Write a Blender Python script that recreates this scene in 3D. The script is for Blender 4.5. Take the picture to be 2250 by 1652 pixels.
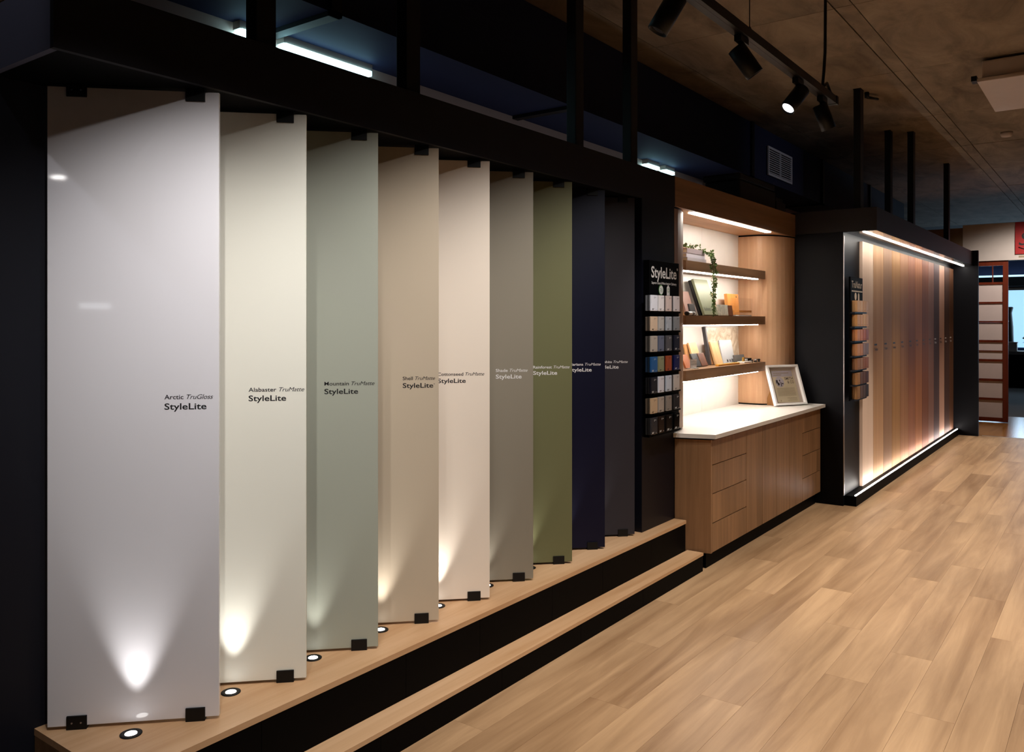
import bpy, bmesh, math, random
from mathutils import Vector, Matrix
random.seed(7)
for o in list(bpy.data.objects): bpy.data.objects.remove(o)
scene = bpy.context.scene
COL = scene.collection
R = math.radians

# ------------------------------------------------------------------ camera
cam_d = bpy.data.cameras.new('camera'); cam = bpy.data.objects.new('camera', cam_d); COL.objects.link(cam)
cam.location = (0, 0, 1.65); cam.rotation_euler = (R(90), 0, -R(90 - 36.346))
cam_d.sensor_width = 36; cam_d.lens = 29.138; cam_d.shift_y = -121 / 2250; cam_d.clip_start = 0.05; cam_d.clip_end = 100
scene.camera = cam

# ------------------------------------------------------------------ world, exposure
w = bpy.data.worlds.new('world'); scene.world = w; w.use_nodes = True
w.node_tree.nodes['Background'].inputs[0].default_value = (0.02, 0.018, 0.016, 1)
w.node_tree.nodes['Background'].inputs[1].default_value = 0.3
vs = scene.view_settings
vs.view_transform = 'Standard'; vs.look = 'None'; vs.exposure = 0.0; vs.gamma = 1.0; vs.use_curve_mapping = False

# ------------------------------------------------------------------ lamps of the room and added fill lights
def spot(name, loc, target, energy, size=40, blend=.6, color=(1, .93, .84), radius=.03):
    l = bpy.data.lights.new(name, 'SPOT'); l.energy = energy; l.spot_size = R(size); l.spot_blend = blend
    l.color = color; l.shadow_soft_size = radius
    o = bpy.data.objects.new(name, l); COL.objects.link(o); o.location = loc
    o.rotation_euler = (Vector(target) - Vector(loc)).to_track_quat('-Z', 'Y').to_euler(); return o
PANEL_X = [1.644, 2.010, 2.376, 2.745, 3.110, 3.472, 3.843, 4.200, 4.565]
# track spots that wash the coloured panels (one per panel, on the suspended track)
WASH = [76, 44, 40, 42, 42, 40, 38, 36, 36]
for i, x in enumerate(PANEL_X):
    spot('track_lamp', (x - .80, 1.40, 2.90), (x - .14, 2.50, 1.32), WASH[i], size=62, blend=1.0, color=(1, .965, .93), radius=.02)
# ceiling downlights over the walkway
for x, e in ((2.4, 350), (4.2, 420), (6.0, 390), (7.8, 340), (9.6, 320), (11.4, 300), (13.2, 230)):
    spot('walkway_downlight', (x, .34, 3.50), (x, .85, 0), e, size=70, blend=.9, color=(1, .90, .78), radius=.10)
spot('added_corner_fill', (.35, 2.45, 3.55), (1.1, 2.70, 2.55), 12, size=34, blend=.9, color=(.9, .92, 1), radius=.02)  # added fill spot, brightens the bulkhead end face
# track head aimed at the colour cards, then two added fill spots
spot('track_lamp', (4.25, 1.38, 2.84), (4.86, 2.35, 1.55), 50, size=36, blend=1.0, color=(1, .95, .9), radius=.02)
spot('added_ceiling_fill', (7.0, .34, 3.50), (8.0, 1.93, 1.42), 150, size=22, blend=1.0, color=(1, .93, .84), radius=.03)  # added spot without a fitting, brightens the timber blocks
spot('added_ceiling_fill', (8.4, .30, 3.30), (9.2, 3.1, 3.32), 16, size=50, blend=1.0, color=(.85, .88, 1), radius=.05)  # added spot without a fitting, brightens the duct face and grille
# added unseen strip behind the bulkhead, brightens the services wall and duct underside
al = bpy.data.lights.new('added_service_fill', 'AREA'); al.energy = 1.5; al.color = (.9, .92, 1); al.shape = 'RECTANGLE'; al.size = 5.5; al.size_y = .05
ao = bpy.data.objects.new('added_service_fill', al); COL.objects.link(ao); ao.location = (5.2, 3.30, 2.66); ao.rotation_euler = (R(180), 0, 0)

# ------------------------------------------------------------------ materials
def srgb(r, g, b):
    f = lambda v: (v / 255 / 12.92) if v / 255 <= .04045 else ((v / 255 + .055) / 1.055) ** 2.4
    return (f(r), f(g), f(b), 1)
def _new(name):
    m = bpy.data.materials.new(name); m.use_nodes = True
    return m, m.node_tree.nodes, m.node_tree.links, m.node_tree.nodes['Principled BSDF']
def plain(name, col, rough=.5, metal=0, spec=.5, var=.06, scale=8, coat=0):
    m, n, l, b = _new(name)
    tc = n.new('ShaderNodeTexCoord'); no = n.new('ShaderNodeTexNoise'); no.inputs['Scale'].default_value = scale; no.inputs['Detail'].default_value = 4
    mx = n.new('ShaderNodeMix'); mx.data_type = 'RGBA'
    c = srgb(*col)
    mx.inputs[6].default_value = tuple(v * (1 - var) for v in c[:3]) + (1,); mx.inputs[7].default_value = tuple(min(1, v * (1 + var)) for v in c[:3]) + (1,)
    l.new(tc.outputs['Object'], no.inputs['Vector']); l.new(no.outputs['Fac'], mx.inputs[0]); l.new(mx.outputs[2], b.inputs['Base Color'])
    b.inputs['Roughness'].default_value = rough; b.inputs['Metallic'].default_value = metal
    b.inputs['Specular IOR Level'].default_value = spec; b.inputs['Coat Weight'].default_value = coat
    return m
def wood(name, c1, c2, axis='Z', across=22, along=.9, rough=.45, spec=.4, rnd=0.0, bump=.02):
    m, n, l, b = _new(name)
    tc = n.new('ShaderNodeTexCoord'); oi = n.new('ShaderNodeObjectInfo')
    mul = n.new('ShaderNodeMath'); mul.operation = 'MULTIPLY'; mul.inputs[1].default_value = 37.0
    l.new(oi.outputs['Random'], mul.inputs[0])
    add = n.new('ShaderNodeVectorMath'); add.operation = 'ADD'
    l.new(tc.outputs['Object'], add.inputs[0]); l.new(mul.outputs[0], add.inputs[1])
    mp = n.new('ShaderNodeMapping'); sc = [across] * 3; sc['XYZ'.index(axis)] = along; mp.inputs['Scale'].default_value = sc
    l.new(add.outputs[0], mp.inputs['Vector'])
    no = n.new('ShaderNodeTexNoise'); no.inputs['Scale'].default_value = 1; no.inputs['Detail'].default_value = 9; no.inputs['Roughness'].default_value = .62; no.inputs['Distortion'].default_value = .5
    l.new(mp.outputs[0], no.inputs['Vector'])
    mp2 = n.new('ShaderNodeMapping'); sc2 = [across * .22] * 3; sc2['XYZ'.index(axis)] = along * .6; mp2.inputs['Scale'].default_value = sc2
    l.new(add.outputs[0], mp2.inputs['Vector'])
    no2 = n.new('ShaderNodeTexNoise'); no2.inputs['Scale'].default_value = 1; no2.inputs['Detail'].default_value = 4
    l.new(mp2.outputs[0], no2.inputs['Vector'])
    av = n.new('ShaderNodeMath'); av.operation = 'MULTIPLY_ADD'; av.inputs[1].default_value = .55
    m2 = n.new('ShaderNodeMath'); m2.operation = 'MULTIPLY'; m2.inputs[1].default_value = .45
    l.new(no2.outputs['Fac'], m2.inputs[0]); l.new(no.outputs['Fac'], av.inputs[0]); l.new(m2.outputs[0], av.inputs[2])
    rp = n.new('ShaderNodeValToRGB'); rp.color_ramp.elements[0].position = .36; rp.color_ramp.elements[1].position = .64
    rp.color_ramp.elements[0].color = srgb(*c1); rp.color_ramp.elements[1].color = srgb(*c2)
    l.new(av.outputs[0], rp.inputs[0])
    out = rp.outputs[0]
    if rnd:
        hs = n.new('ShaderNodeHueSaturation'); mr = n.new('ShaderNodeMapRange')
        mr.inputs[3].default_value = 1 - rnd; mr.inputs[4].default_value = 1 + rnd
        l.new(oi.outputs['Random'], mr.inputs[0]); l.new(mr.outputs[0], hs.inputs['Value']); l.new(out, hs.inputs['Color']); out = hs.outputs[0]
    l.new(out, b.inputs['Base Color']); b.inputs['Roughness'].default_value = rough; b.inputs['Specular IOR Level'].default_value = spec
    if bump:
        bp = n.new('ShaderNodeBump'); bp.inputs['Strength'].default_value = .25; bp.inputs['Distance'].default_value = bump * .05
        l.new(no.outputs['Fac'], bp.inputs['Height']); l.new(bp.outputs[0], b.inputs['Normal'])
    return m
def marble(name, c1, c2, scale=6, rough=.3):
    m, n, l, b = _new(name)
    tc = n.new('ShaderNodeTexCoord'); no = n.new('ShaderNodeTexNoise'); no.inputs['Scale'].default_value = scale; no.inputs['Detail'].default_value = 10; no.inputs['Distortion'].default_value = 2.2
    rp = n.new('ShaderNodeValToRGB'); rp.color_ramp.elements[0].position = .38; rp.color_ramp.elements[1].position = .62
    rp.color_ramp.elements[0].color = srgb(*c1); rp.color_ramp.elements[1].color = srgb(*c2)
    l.new(tc.outputs['Object'], no.inputs['Vector']); l.new(no.outputs['Fac'], rp.inputs[0]); l.new(rp.outputs[0], b.inputs['Base Color'])
    b.inputs['Roughness'].default_value = rough; return m
def emit(name, col, strength):
    m, n, l, b = _new(name); b.inputs['Base Color'].default_value = (.8, .8, .8, 1)
    b.inputs['Emission Color'].default_value = (*col, 1); b.inputs['Emission Strength'].default_value = strength; return m
def glass(name, rough=.02, col=(1, 1, 1)):
    m, n, l, b = _new(name); b.inputs['Base Color'].default_value = (*col, 1); b.inputs['Transmission Weight'].default_value = 1
    b.inputs['Roughness'].default_value = rough; b.inputs['IOR'].default_value = 1.45; return m
def thin_glass(name, gloss=.06):
    m, n, l, b = _new(name); n.remove(b); out = n['Material Output']
    tr_ = n.new('ShaderNodeBsdfTransparent'); gl = n.new('ShaderNodeBsdfGlossy'); gl.inputs['Roughness'].default_value = .02
    mx = n.new('ShaderNodeMixShader'); mx.inputs[0].default_value = gloss
    l.new(tr_.outputs[0], mx.inputs[1]); l.new(gl.outputs[0], mx.inputs[2]); l.new(mx.outputs[0], out.inputs[0]); return m
def concrete(name, c1, c2):
    m, n, l, b = _new(name)
    tc = n.new('ShaderNodeTexCoord'); oi = n.new('ShaderNodeObjectInfo')
    mul = n.new('ShaderNodeMath'); mul.operation = 'MULTIPLY'; mul.inputs[1].default_value = 11
    add = n.new('ShaderNodeVectorMath'); add.operation = 'ADD'
    l.new(oi.outputs['Random'], mul.inputs[0]); l.new(tc.outputs['Object'], add.inputs[0]); l.new(mul.outputs[0], add.inputs[1])
    a = n.new('ShaderNodeTexNoise'); a.inputs['Scale'].default_value = 1.6; a.inputs['Detail'].default_value = 9; a.inputs['Roughness'].default_value = .65; a.inputs['Distortion'].default_value = .6
    mp = n.new('ShaderNodeMapping'); mp.inputs['Scale'].default_value = (1, 2.4, 1); l.new(add.outputs[0], mp.inputs[0]); l.new(mp.outputs[0], a.inputs['Vector'])
    v = n.new('ShaderNodeTexVoronoi'); v.inputs['Scale'].default_value = 9; l.new(add.outputs[0], v.inputs['Vector'])
    pr = n.new('ShaderNodeValToRGB'); pr.color_ramp.elements[0].position = .03; pr.color_ramp.elements[1].position = .07
    pr.color_ramp.elements[0].color = (.45, .45, .45, 1); pr.color_ramp.elements[1].color = (1, 1, 1, 1); l.new(v.outputs['Distance'], pr.inputs[0])
    rp = n.new('ShaderNodeValToRGB'); rp.color_ramp.elements[0].position = .32; rp.color_ramp.elements[1].position = .68
    rp.color_ramp.elements[0].color = srgb(*c1); rp.color_ramp.elements[1].color = srgb(*c2); l.new(a.outputs['Fac'], rp.inputs[0])
    mx = n.new('ShaderNodeMix'); mx.data_type = 'RGBA'; mx.blend_type = 'MULTIPLY'; mx.inputs[0].default_value = .7
    l.new(rp.outputs[0], mx.inputs[6]); l.new(pr.outputs[0], mx.inputs[7]); l.new(mx.outputs[2], b.inputs['Base Color'])
    b.inputs['Roughness'].default_value = .8; b.inputs['Specular IOR Level'].default_value = .2; return m

M = {}
M['black'] = plain('matt black laminate', (3, 3, 4), .6, spec=.06)
M['blacksatin'] = plain('satin black laminate', (11, 12, 22), .45, spec=.22)
M['boothblack'] = plain('booth black', (6, 7, 14), .5, spec=.15)
M['bulklit'] = plain('bulkhead charcoal lit copy', (76, 76, 90), .55, spec=.2)  # lighter bulkhead black, light on the end face put into the colour
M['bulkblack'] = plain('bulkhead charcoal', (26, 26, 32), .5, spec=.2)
M['navyblack'] = plain('dark navy paint', (22, 24, 34), .6, spec=.25)
M['navy'] = plain('navy paint', (38, 43, 72), .7, spec=.2)
M['metalblack'] = plain('black powder coat', (8, 8, 9), .5, spec=.3)
M['steel'] = plain('steel', (170, 170, 175), .3, metal=1)
M['alu'] = plain('aluminium edge', (190, 190, 195), .3, metal=.8)
M['white'] = plain('white lacquer', (232, 230, 228), .35)
M['splash'] = plain('white splashback', (225, 220, 212), .35)
M['stone'] = plain('white stone', (226, 221, 214), .22, var=.03)
M['paint'] = plain('off white wall paint', (190, 180, 172), .8)
M['tan'] = plain('tan wall paint', (120, 98, 75), .8)
M['greypaint'] = plain('grey wall paint', (120, 112, 104), .85)
M['servicewall'] = plain('service wall paint', (205, 180, 168), .85)
M['grille'] = plain('grille grey', (225, 224, 232), .5)
M['cream'] = plain('cream housing', (188, 172, 160), .5)
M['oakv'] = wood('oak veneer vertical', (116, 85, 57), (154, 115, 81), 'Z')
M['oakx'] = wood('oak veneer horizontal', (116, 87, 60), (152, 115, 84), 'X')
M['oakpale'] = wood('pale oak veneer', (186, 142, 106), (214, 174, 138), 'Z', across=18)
M['oakbounce'] = wood('bounce lit oak soffit', (186, 142, 106), (214, 174, 138), 'X', across=18)  # niche oak made paler, bounced light painted into the soffit
M['tread'] = wood('platform oak', (186, 144, 104), (214, 176, 138), 'X', across=16)
M['plank'] = wood('floor oak plank', (136, 104, 74), (190, 156, 120), 'X', across=11, along=.8, rough=.42, spec=.3, rnd=.035, bump=.03)
M['redoak'] = wood('glossy honey floor', (120, 78, 36), (165, 115, 62), 'X', across=14, rough=.18)
M['mahog'] = wood('dark red door timber', (84, 28, 10), (112, 44, 20), 'Z', across=30, rough=.4)
M['carpet'] = plain('grey carpet', (92, 84, 78), .95, var=.25, scale=40)
M['rice'] = plain('paper pane', (206, 190, 184), .7)
M['conc'] = concrete('board marked concrete', (104, 90, 74), (152, 135, 114))
M['concdark'] = plain('concrete joint', (40, 32, 26), .9)
M['led'] = emit('led strip', (1, .92, .83), 42)
M['ledbase'] = emit('led base strip', (1, .92, .84), 66)
M['ledcan'] = emit('led canopy strip', (1, .92, .82), 48)
M['tube'] = emit('fluorescent tube', (.45, .88, 1), 7)
M['lens'] = emit('uplight lens', (1, .97, .93), 9)
M['spotlens'] = emit('spot lens', (.95, .92, 1), 3.5)
M['dimlens'] = plain('spot lens unlit', (70, 70, 76), .2)
M['window'] = emit('far window daylight', (.35, .66, 1), 1.15)
M['cove'] = emit('cove glow', (.55, .85, 1), 1.3)
M['glass'] = thin_glass('clear pane'); M['acrylic'] = thin_glass('clear acrylic', .05)
M['textblack'] = plain('black lettering', (10, 10, 14), .5)
M['textwhite'] = plain('white lettering', (225, 222, 220), .5)
M['textcream'] = plain('cream lettering', (215, 195, 170), .5)
M['red'] = plain('red sign', (150, 8, 10), .5)
M['green'] = plain('green print', (70, 130, 60), .5)
M['leaf'] = plain('leaf green', (84, 108, 48), .5, var=.45, scale=60)
M['paper'] = plain('beige paper', (196, 180, 150), .6, var=.02)
M['papergrey'] = plain('photo print grey', (170, 160, 165), .5)
M['printdark'] = plain('dark print', (40, 32, 34), .5)
M['printline'] = plain('print lines', (140, 124, 98), .6)
M['kraft'] = wood('easel board', (120, 82, 44), (146, 102, 58), 'X', across=10)

# ------------------------------------------------------------------ geometry helpers
BX = [(0, 3, 2, 1), (4, 5, 6, 7), (0, 1, 5, 4), (1, 2, 6, 5), (2, 3, 7, 6), (3, 0, 4, 7)]
def link(name, me, mat, parent=None, loc=(0, 0, 0)):
    o = bpy.data.objects.new(name, me); COL.objects.link(o)
    if mat is not None and not me.materials: me.materials.append(M[mat] if isinstance(mat, str) else mat)
    if parent is not None: o.parent = parent
    o.location = loc; return o
def smooth(me):
    for p in me.polygons: p.use_smooth = True
def mesh(name, verts, faces, mat, parent=None, loc=(0, 0, 0), sm=False):
    me = bpy.data.meshes.new(name); me.from_pydata([tuple(v) for v in verts], [], faces); me.update()
    bm = bmesh.new(); bm.from_mesh(me); bmesh.ops.recalc_face_normals(bm, faces=bm.faces); bm.to_mesh(me); bm.free()
    if sm: smooth(me)
    return link(name, me, mat, parent, loc)
def wloc(o):
    v = Vector((0, 0, 0))
    while o is not None: v += o.location; o = o.parent
    return v
def box_me(name, a, b, bevel=0):
    bm = bmesh.new()
    x0, y0, z0 = a; x1, y1, z1 = b
    vs_ = [bm.verts.new(p) for p in ((x0, y0, z0), (x1, y0, z0), (x1, y1, z0), (x0, y1, z0), (x0, y0, z1), (x1, y0, z1), (x1, y1, z1), (x0, y1, z1))]
    for f in BX: bm.faces.new([vs_[i] for i in f])
    bmesh.ops.recalc_face_normals(bm, faces=bm.faces)
    if bevel: bmesh.ops.bevel(bm, geom=list(bm.edges), offset=bevel, segments=2, affect='EDGES', profile=.6)
    me = bpy.data.meshes.new(name); bm.to_mesh(me); bm.free(); return me
def box(name, x0, x1, y0, y1, z0, z1, mat, parent=None, bevel=0, local=False):
    """world coords unless local; a top-level box gets its origin at its base centre"""
    if parent is None:
        c = Vector(((x0 + x1) / 2, (y0 + y1) / 2, z0))
    else:
        c = Vector((0, 0, 0)) if local else wloc(parent)
    me = box_me(name, Vector((x0, y0, z0)) - c, Vector((x1, y1, z1)) - c, bevel)
    return link(name, me, mat, parent, c if parent is None else (0, 0, 0))
def prism(name, pts, z0, z1, mat, parent=None, local=False, sm=False):
    c = Vector((0, 0, 0)) if (parent is None or local) else wloc(parent)
    if parent is None: c = Vector((sum(p[0] for p in pts) / len(pts), sum(p[1] for p in pts) / len(pts), z0))
    n = len(pts)
    v = [(p[0] - c.x, p[1] - c.y, z0 - c.z) for p in pts] + [(p[0] - c.x, p[1] - c.y, z1 - c.z) for p in pts]
    f = [tuple(range(n))[::-1], tuple(range(n, 2 * n))] + [(i, (i + 1) % n, n + (i + 1) % n, n + i) for i in range(n)]
    return mesh(name, v, f, mat, parent, c if parent is None else (0, 0, 0), sm)
def lathe(name, prof, mat, parent=None, loc=(0, 0, 0), seg=24, sm=True):
    v = []; f = []
    for r, z in prof:
        for i in range(seg): a = 2 * math.pi * i / seg; v.append((r * math.cos(a), r * math.sin(a), z))
    for j in range(len(prof) - 1):
        for i in range(seg): f.append((j * seg + i, j * seg + (i + 1) % seg, (j + 1) * seg + (i + 1) % seg, (j + 1) * seg + i))
    f.append(tuple(range(seg))[::-1]); f.append(tuple(range((len(prof) - 1) * seg, len(prof) * seg)))
    return mesh(name, v, f, mat, parent, loc, sm)
def tube(name, pts, r, mat, parent=None, seg=8):
    c = wloc(parent) if parent is not None else Vector(pts[0])
    v = []; f = []; pts = [Vector(p) - c for p in pts]
    for k, p in enumerate(pts):
        t = (pts[min(k + 1, len(pts) - 1)] - pts[max(k - 1, 0)]).normalized()
        u = t.orthogonal().normalized() if abs(t.z) < .99 else Vector((1, 0, 0)); u = (u - t * u.dot(t)).normalized(); w_ = t.cross(u)
        for i in range(seg): a = 2 * math.pi * i / seg; v.append(p + r * (math.cos(a) * u + math.sin(a) * w_))
    for k in range(len(pts) - 1):
        for i in range(seg): f.append((k * seg + i, k * seg + (i + 1) % seg, (k + 1) * seg + (i + 1) % seg, (k + 1) * seg + i))
    f.append(tuple(range(seg))[::-1]); f.append(tuple(range((len(pts) - 1) * seg, len(pts) * seg)))
    return mesh(name, v, f, mat, parent, c if parent is None else (0, 0, 0), True)
def tag(o, label, cat, group=None, kind=None):
    if label: o['label'] = label
    if cat: o['category'] = cat
    if group: o['group'] = group
    if kind: o['kind'] = kind
    return o
def thing(name, label, cat, loc, rz=0, group=None):
    o = bpy.data.objects.new(name, None); COL.objects.link(o); o.empty_display_size = .1
    o.location = loc; o.rotation_euler = (0, 0, rz); return tag(o, label, cat, group)
def struct(o): o['kind'] = 'structure'; return o
_tc = {}
def text_me(body, bold=0, shear=0, spacing=1.0):
    key = (body, bold, shear, spacing)
    if key in _tc: return _tc[key]
    cu = bpy.data.curves.new('lettering', 'FONT'); cu.body = body; cu.size = 1; cu.offset = bold; cu.shear = shear; cu.space_character = spacing
    cu.extrude = .004; cu.resolution_u = 3
    ob = bpy.data.objects.new('tmp', cu); COL.objects.link(ob)
    dg = bpy.context.evaluated_depsgraph_get()
    me = bpy.data.meshes.new_from_object(ob.evaluated_get(dg))
    co = [v.co.copy() for v in me.vertices]
    x0 = min(c.x for c in co); x1 = max(c.x for c in co)
    r = ([tuple(c - Vector((x0, 0, 0))) for c in co], [tuple(p.vertices) for p in me.polygons], x1 - x0)
    bpy.data.objects.remove(ob); bpy.data.meshes.remove(me); bpy.data.curves.remove(cu)
    _tc[key] = r; return r
def text(name, body, mat, parent, origin, xdir, ydir, width=None, size=None, bold=0, shear=0, spacing=1.0, height=None):
    """lettering mesh; origin/xdir/ydir in the parent's local frame; lies in the xdir-ydir plane"""
    co, fa, wd = text_me(body, bold, shear, spacing)
    sx = width / wd if width else size
    if 'cap' not in _tc:
        h_ = text_me('H')[0]; _tc['cap'] = max(c[1] for c in h_) - min(c[1] for c in h_)
    sy = height / _tc['cap'] if height else (size if size else sx)
    X = Vector(xdir).normalized(); Y = Vector(ydir).normalized(); N = X.cross(Y); o = Vector(origin)
    v = [o + X * (c[0] * sx) + Y * (c[1] * sy) + N * (c[2] * .15 * sy) for c in co]
    me = bpy.data.meshes.new(name); me.from_pydata([tuple(p) for p in v], [], fa); me.update()
    return link(name, me, mat, parent)
def quads(name, rects, mat, parent, origin, xdir, ydir, t=.0006):
    """thin flat print bars: rects of (x0,x1,y0,y1) in the xdir-ydir plane"""
    X = Vector(xdir).normalized(); Y = Vector(ydir).normalized(); N = X.cross(Y); o = Vector(origin); v = []; f = []
    for x0, x1, y0, y1 in rects:
        k = len(v)
        for n_ in (0, t):
            for a, b in ((x0, y0), (x1, y0), (x1, y1), (x0, y1)): v.append(o + X * a + Y * b + N * n_)
        f += [tuple(k + i for i in q) for q in BX]
    return mesh(name, v, f, mat, parent)
def disc(name, r, mat, parent, origin, xdir, ydir, t=.001, seg=28, sx=1.0):
    X = Vector(xdir).normalized(); Y = Vector(ydir).normalized(); N = X.cross(Y); o = Vector(origin)
    v = []
    for n_ in (0, t):
        for i in range(seg): a = 2 * math.pi * i / seg; v.append(o + X * (r * sx * math.cos(a)) + Y * (r * math.sin(a)) + N * n_)
    f = [tuple(range(seg))[::-1], tuple(range(seg, 2 * seg))] + [(i, (i + 1) % seg, seg + (i + 1) % seg, seg + i) for i in range(seg)]
    return mesh(name, v, f, mat, parent)

# ================================================================== STRUCTURE
# floor: subfloor slab with individual oak planks
floor = struct(box('floor', -9, 13.60, -5.0, 3.62, -.06, -.006, 'plank'))
floor['label'] = 'oak plank floor running along the walkway'
PW, PL = .19, 1.83
pm = box_me('plank', (0, .0003, -.006), (PL - .0006, PW - .0003, 0), .0006)
pm.materials.append(M['plank'])
row = 0; y = 2.26
fl = wloc(floor)
while y > -.75:
    y -= PW; x = 13.60; first = True; off = [1.0, .35, .72, .15, .55, .88, .25][row % 7]
    while x > 1.2:
        L = PL * off if first else PL; first = False
        o = link('plank', pm, None, floor, (x - L - fl.x, y - fl.y, 0 - fl.z)); o.scale = (L / PL, 1, 1); x -= L
    row += 1
struct(box('trim_1', 13.60, 13.63, -5, 1.62, -.01, .003, 'alu'))
fh = struct(box('floor_hall', 13.63, 16.6, -5, 3.62, -.06, 0, 'redoak'))
struct(box('floor_carpet', 16.6, 27, -5, 6, -.06, 0, 'carpet'))
# ceiling of formed concrete panels
ceil = struct(box('ceiling', -9, 27, -5, 6, 3.745, 3.85, 'concdark'))
ceil['label'] = 'board-marked concrete ceiling slab'
xs = [-9, -7, -5, -3.3, -1.5, .3, 2.1, 3.9, 5.7, 7.45, 9.25, 11.05, 12.9, 14.7, 16.5, 18.3, 20.2]
ys = [-5, -2.6, -1.0, .23, 1.42, 1.54, 2.85, 3.62]
cl = wloc(ceil)
for i in range(len(xs) - 1):
    for j in range(len(ys) - 1):
        me = box_me('concrete_panel', (0, 0, 0), (xs[i + 1] - xs[i] - .007, ys[j + 1] - ys[j] - .007, .03), .002); me.materials.append(M['conc'])
        link('concrete_panel', me, None, ceil, (xs[i] - cl.x, ys[j] - cl.y, 3.72 + random.uniform(-.002, .002) - cl.z))
struct(box('wall_services', -9, 16.0, 3.62, 3.75, 0, 3.745, 'servicewall'))
struct(box('wall_back', -9, 5.13, 2.85, 2.94, 0, 2.42, 'navyblack'))
struct(box('wall_left', -9.15, -9, -5, 3.75, 0, 3.745, 'greypaint'))
struct(box('wall_front', -9, 27, -5.12, -5, 0, 3.745, 'greypaint'))

# platform in front of the back wall
plat = thing('display_platform', 'low stepped platform with oak treads and black risers under the coloured panels', 'platform', (3.2, 2.5, 0))
box('core', 1.262, 5.11, 2.35, 2.845, 0, .303, 'black', plat)
box('tread', 1.25, 5.125, 2.333, 2.849, .303, .325, 'tread', plat)
box('end_panel', 1.25, 1.262, 2.335, 2.845, 0, .303, 'oakx', plat)
rx = [1.262, 1.75, 2.45, 2.93, 3.52, 4.03, 4.62, 5.12]
for a, b in zip(rx, rx[1:]): box('riser_panel', a + .001, b - .001, 2.336, 2.348, .122, .303, 'black', plat)
box('lower_tread', 1.0, 5.15, 2.222, 2.336, .104, .122, 'tread', plat)
rx = [1.0, 1.55, 2.2, 2.95, 3.62, 4.3, 5.15]
for a, b in zip(rx, rx[1:]): box('lower_riser_panel', a + .001, b - .001, 2.226, 2.24, 0, .104, 'black', plat)

# bulkhead over the panels
bulk = thing('bulkhead', 'long black boxed bulkhead above the row of coloured panels', 'bulkhead', (3.1, 2.65, 2.42))
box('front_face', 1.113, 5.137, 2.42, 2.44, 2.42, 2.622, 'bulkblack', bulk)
box('end_face', 1.113, 1.133, 2.44, 2.95, 2.42, 2.622, 'bulklit', bulk)
box('soffit', 1.133, 5.137, 2.44, 2.95, 2.42, 2.44, 'black', bulk)
box('lid', 1.133, 5.137, 2.44, 2.95, 2.602, 2.622, 'black', bulk)

# service duct behind
duct = thing('ventilation_duct', 'big navy painted duct along the ceiling behind the display', 'duct', (8, 3.3, 3.155))
box('duct_body', .2, 15.9, 3.10, 3.61, 3.155, 3.715, 'navy', duct)
for x in (2.743, 4.93, 8.40, 10.92, 13.4):
    box('flange', x - .033, x + .033, 3.075, 3.099, 3.13, 3.715, 'metalblack', duct)
    box('flange', x - .033, x + .033, 3.075, 3.60, 3.13, 3.154, 'metalblack', duct)
gr = box('grille_frame', 8.86, 9.66, 3.09, 3.099, 3.23, 3.545, 'metalblack', duct)
for a, b, c, d in ((8.86, 8.885, 3.23, 3.545), (9.635, 9.66, 3.23, 3.545), (8.885, 9.635, 3.23, 3.255), (8.885, 9.635, 3.52, 3.545), (9.25, 9.268, 3.255, 3.52)):
    box('grille_rim', a, b, 3.075, 3.0895, c, d, 'grille', gr)
for k in range(11):
    for a, b in ((8.886, 9.249), (9.269, 9.634)):
        z = 3.262 + k * .0235; box('louvre', a, b, 3.078, 3.089, z, z + .009, 'grille', gr)

# hanging posts
def post(x, y, z0, z1, label, wx=.078, grp='steel posts carrying the bulkhead'):
    t = thing('hanger_post', label, 'post', (x, y, z0), 0, grp)
    box('shaft', x - wx / 2, x + wx / 2, y - .03, y + .03, z0 + .008, z1 - .008, 'metalblack', t, .003)
    box('top_plate', x - wx * .52, x + wx * .52, y - .032, y + .032, z1 - .008, z1, 'metalblack', t)
    box('foot_plate', x - wx * .52, x + wx * .52, y - .032, y + .032, z0, z0 + .008, 'metalblack', t)
P4 = ['black steel post on the bulkhead nearest the camera, beside the long tube light', 'black steel post on the bulkhead just right of the long tube light',
      'thicker looking black post on the bulkhead, third from the left end', 'black steel post on the bulkhead beside the two small tube lights']
for (a, b), lb in zip(((1.81, 1.887), (2.56, 2.651), (3.899, 4.011), (4.539, 4.658)), P4):
    post((a + b) / 2, 2.47, 2.622, 3.72, lb, .085)
# fluorescent battens against the services wall
def batten(x0, x1, label):
    t = thing('tube_light', label, 'light', ((x0 + x1) / 2, 3.58, 3.09), 0, 'fluorescent battens behind the bulkhead')
    box('housing', x0, x1, 3.55, 3.608, 3.115, 3.1545, 'cream', t)
    box('diffuser', x0 + .01, x1 - .01, 3.545, 3.608, 3.085, 3.114, 'tube', t)
batten(2.53, 2.705, 'short glowing tube light left of the nearest black post')
batten(2.80, 3.44, 'long glowing pale blue tube light behind the bulkhead')
batten(6.95, 7.20, 'small glowing tube light above the black swatch column, left one')
batten(7.33, 7.53, 'small glowing tube light nearest the oak fascia')
cb = thing('cable_bundle', 'loose black cable and thin pale wire behind the bulkhead at top left', 'cable', (1.35, 2.75, 2.622))
tube('black_cable', [(1.32, 2.62, 2.636), (1.36, 2.66, 2.70), (1.44, 2.72, 2.74), (1.50, 2.76, 2.69), (1.53, 2.78, 2.636)], .012, 'metalblack', cb)
tube('pale_wire', [(1.53, 2.75, 2.632), (1.62, 2.78, 2.72), (1.72, 2.80, 2.68), (1.82, 2.82, 2.72), (1.95, 2.84, 2.632)], .003, 'cream', cb)

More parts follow.
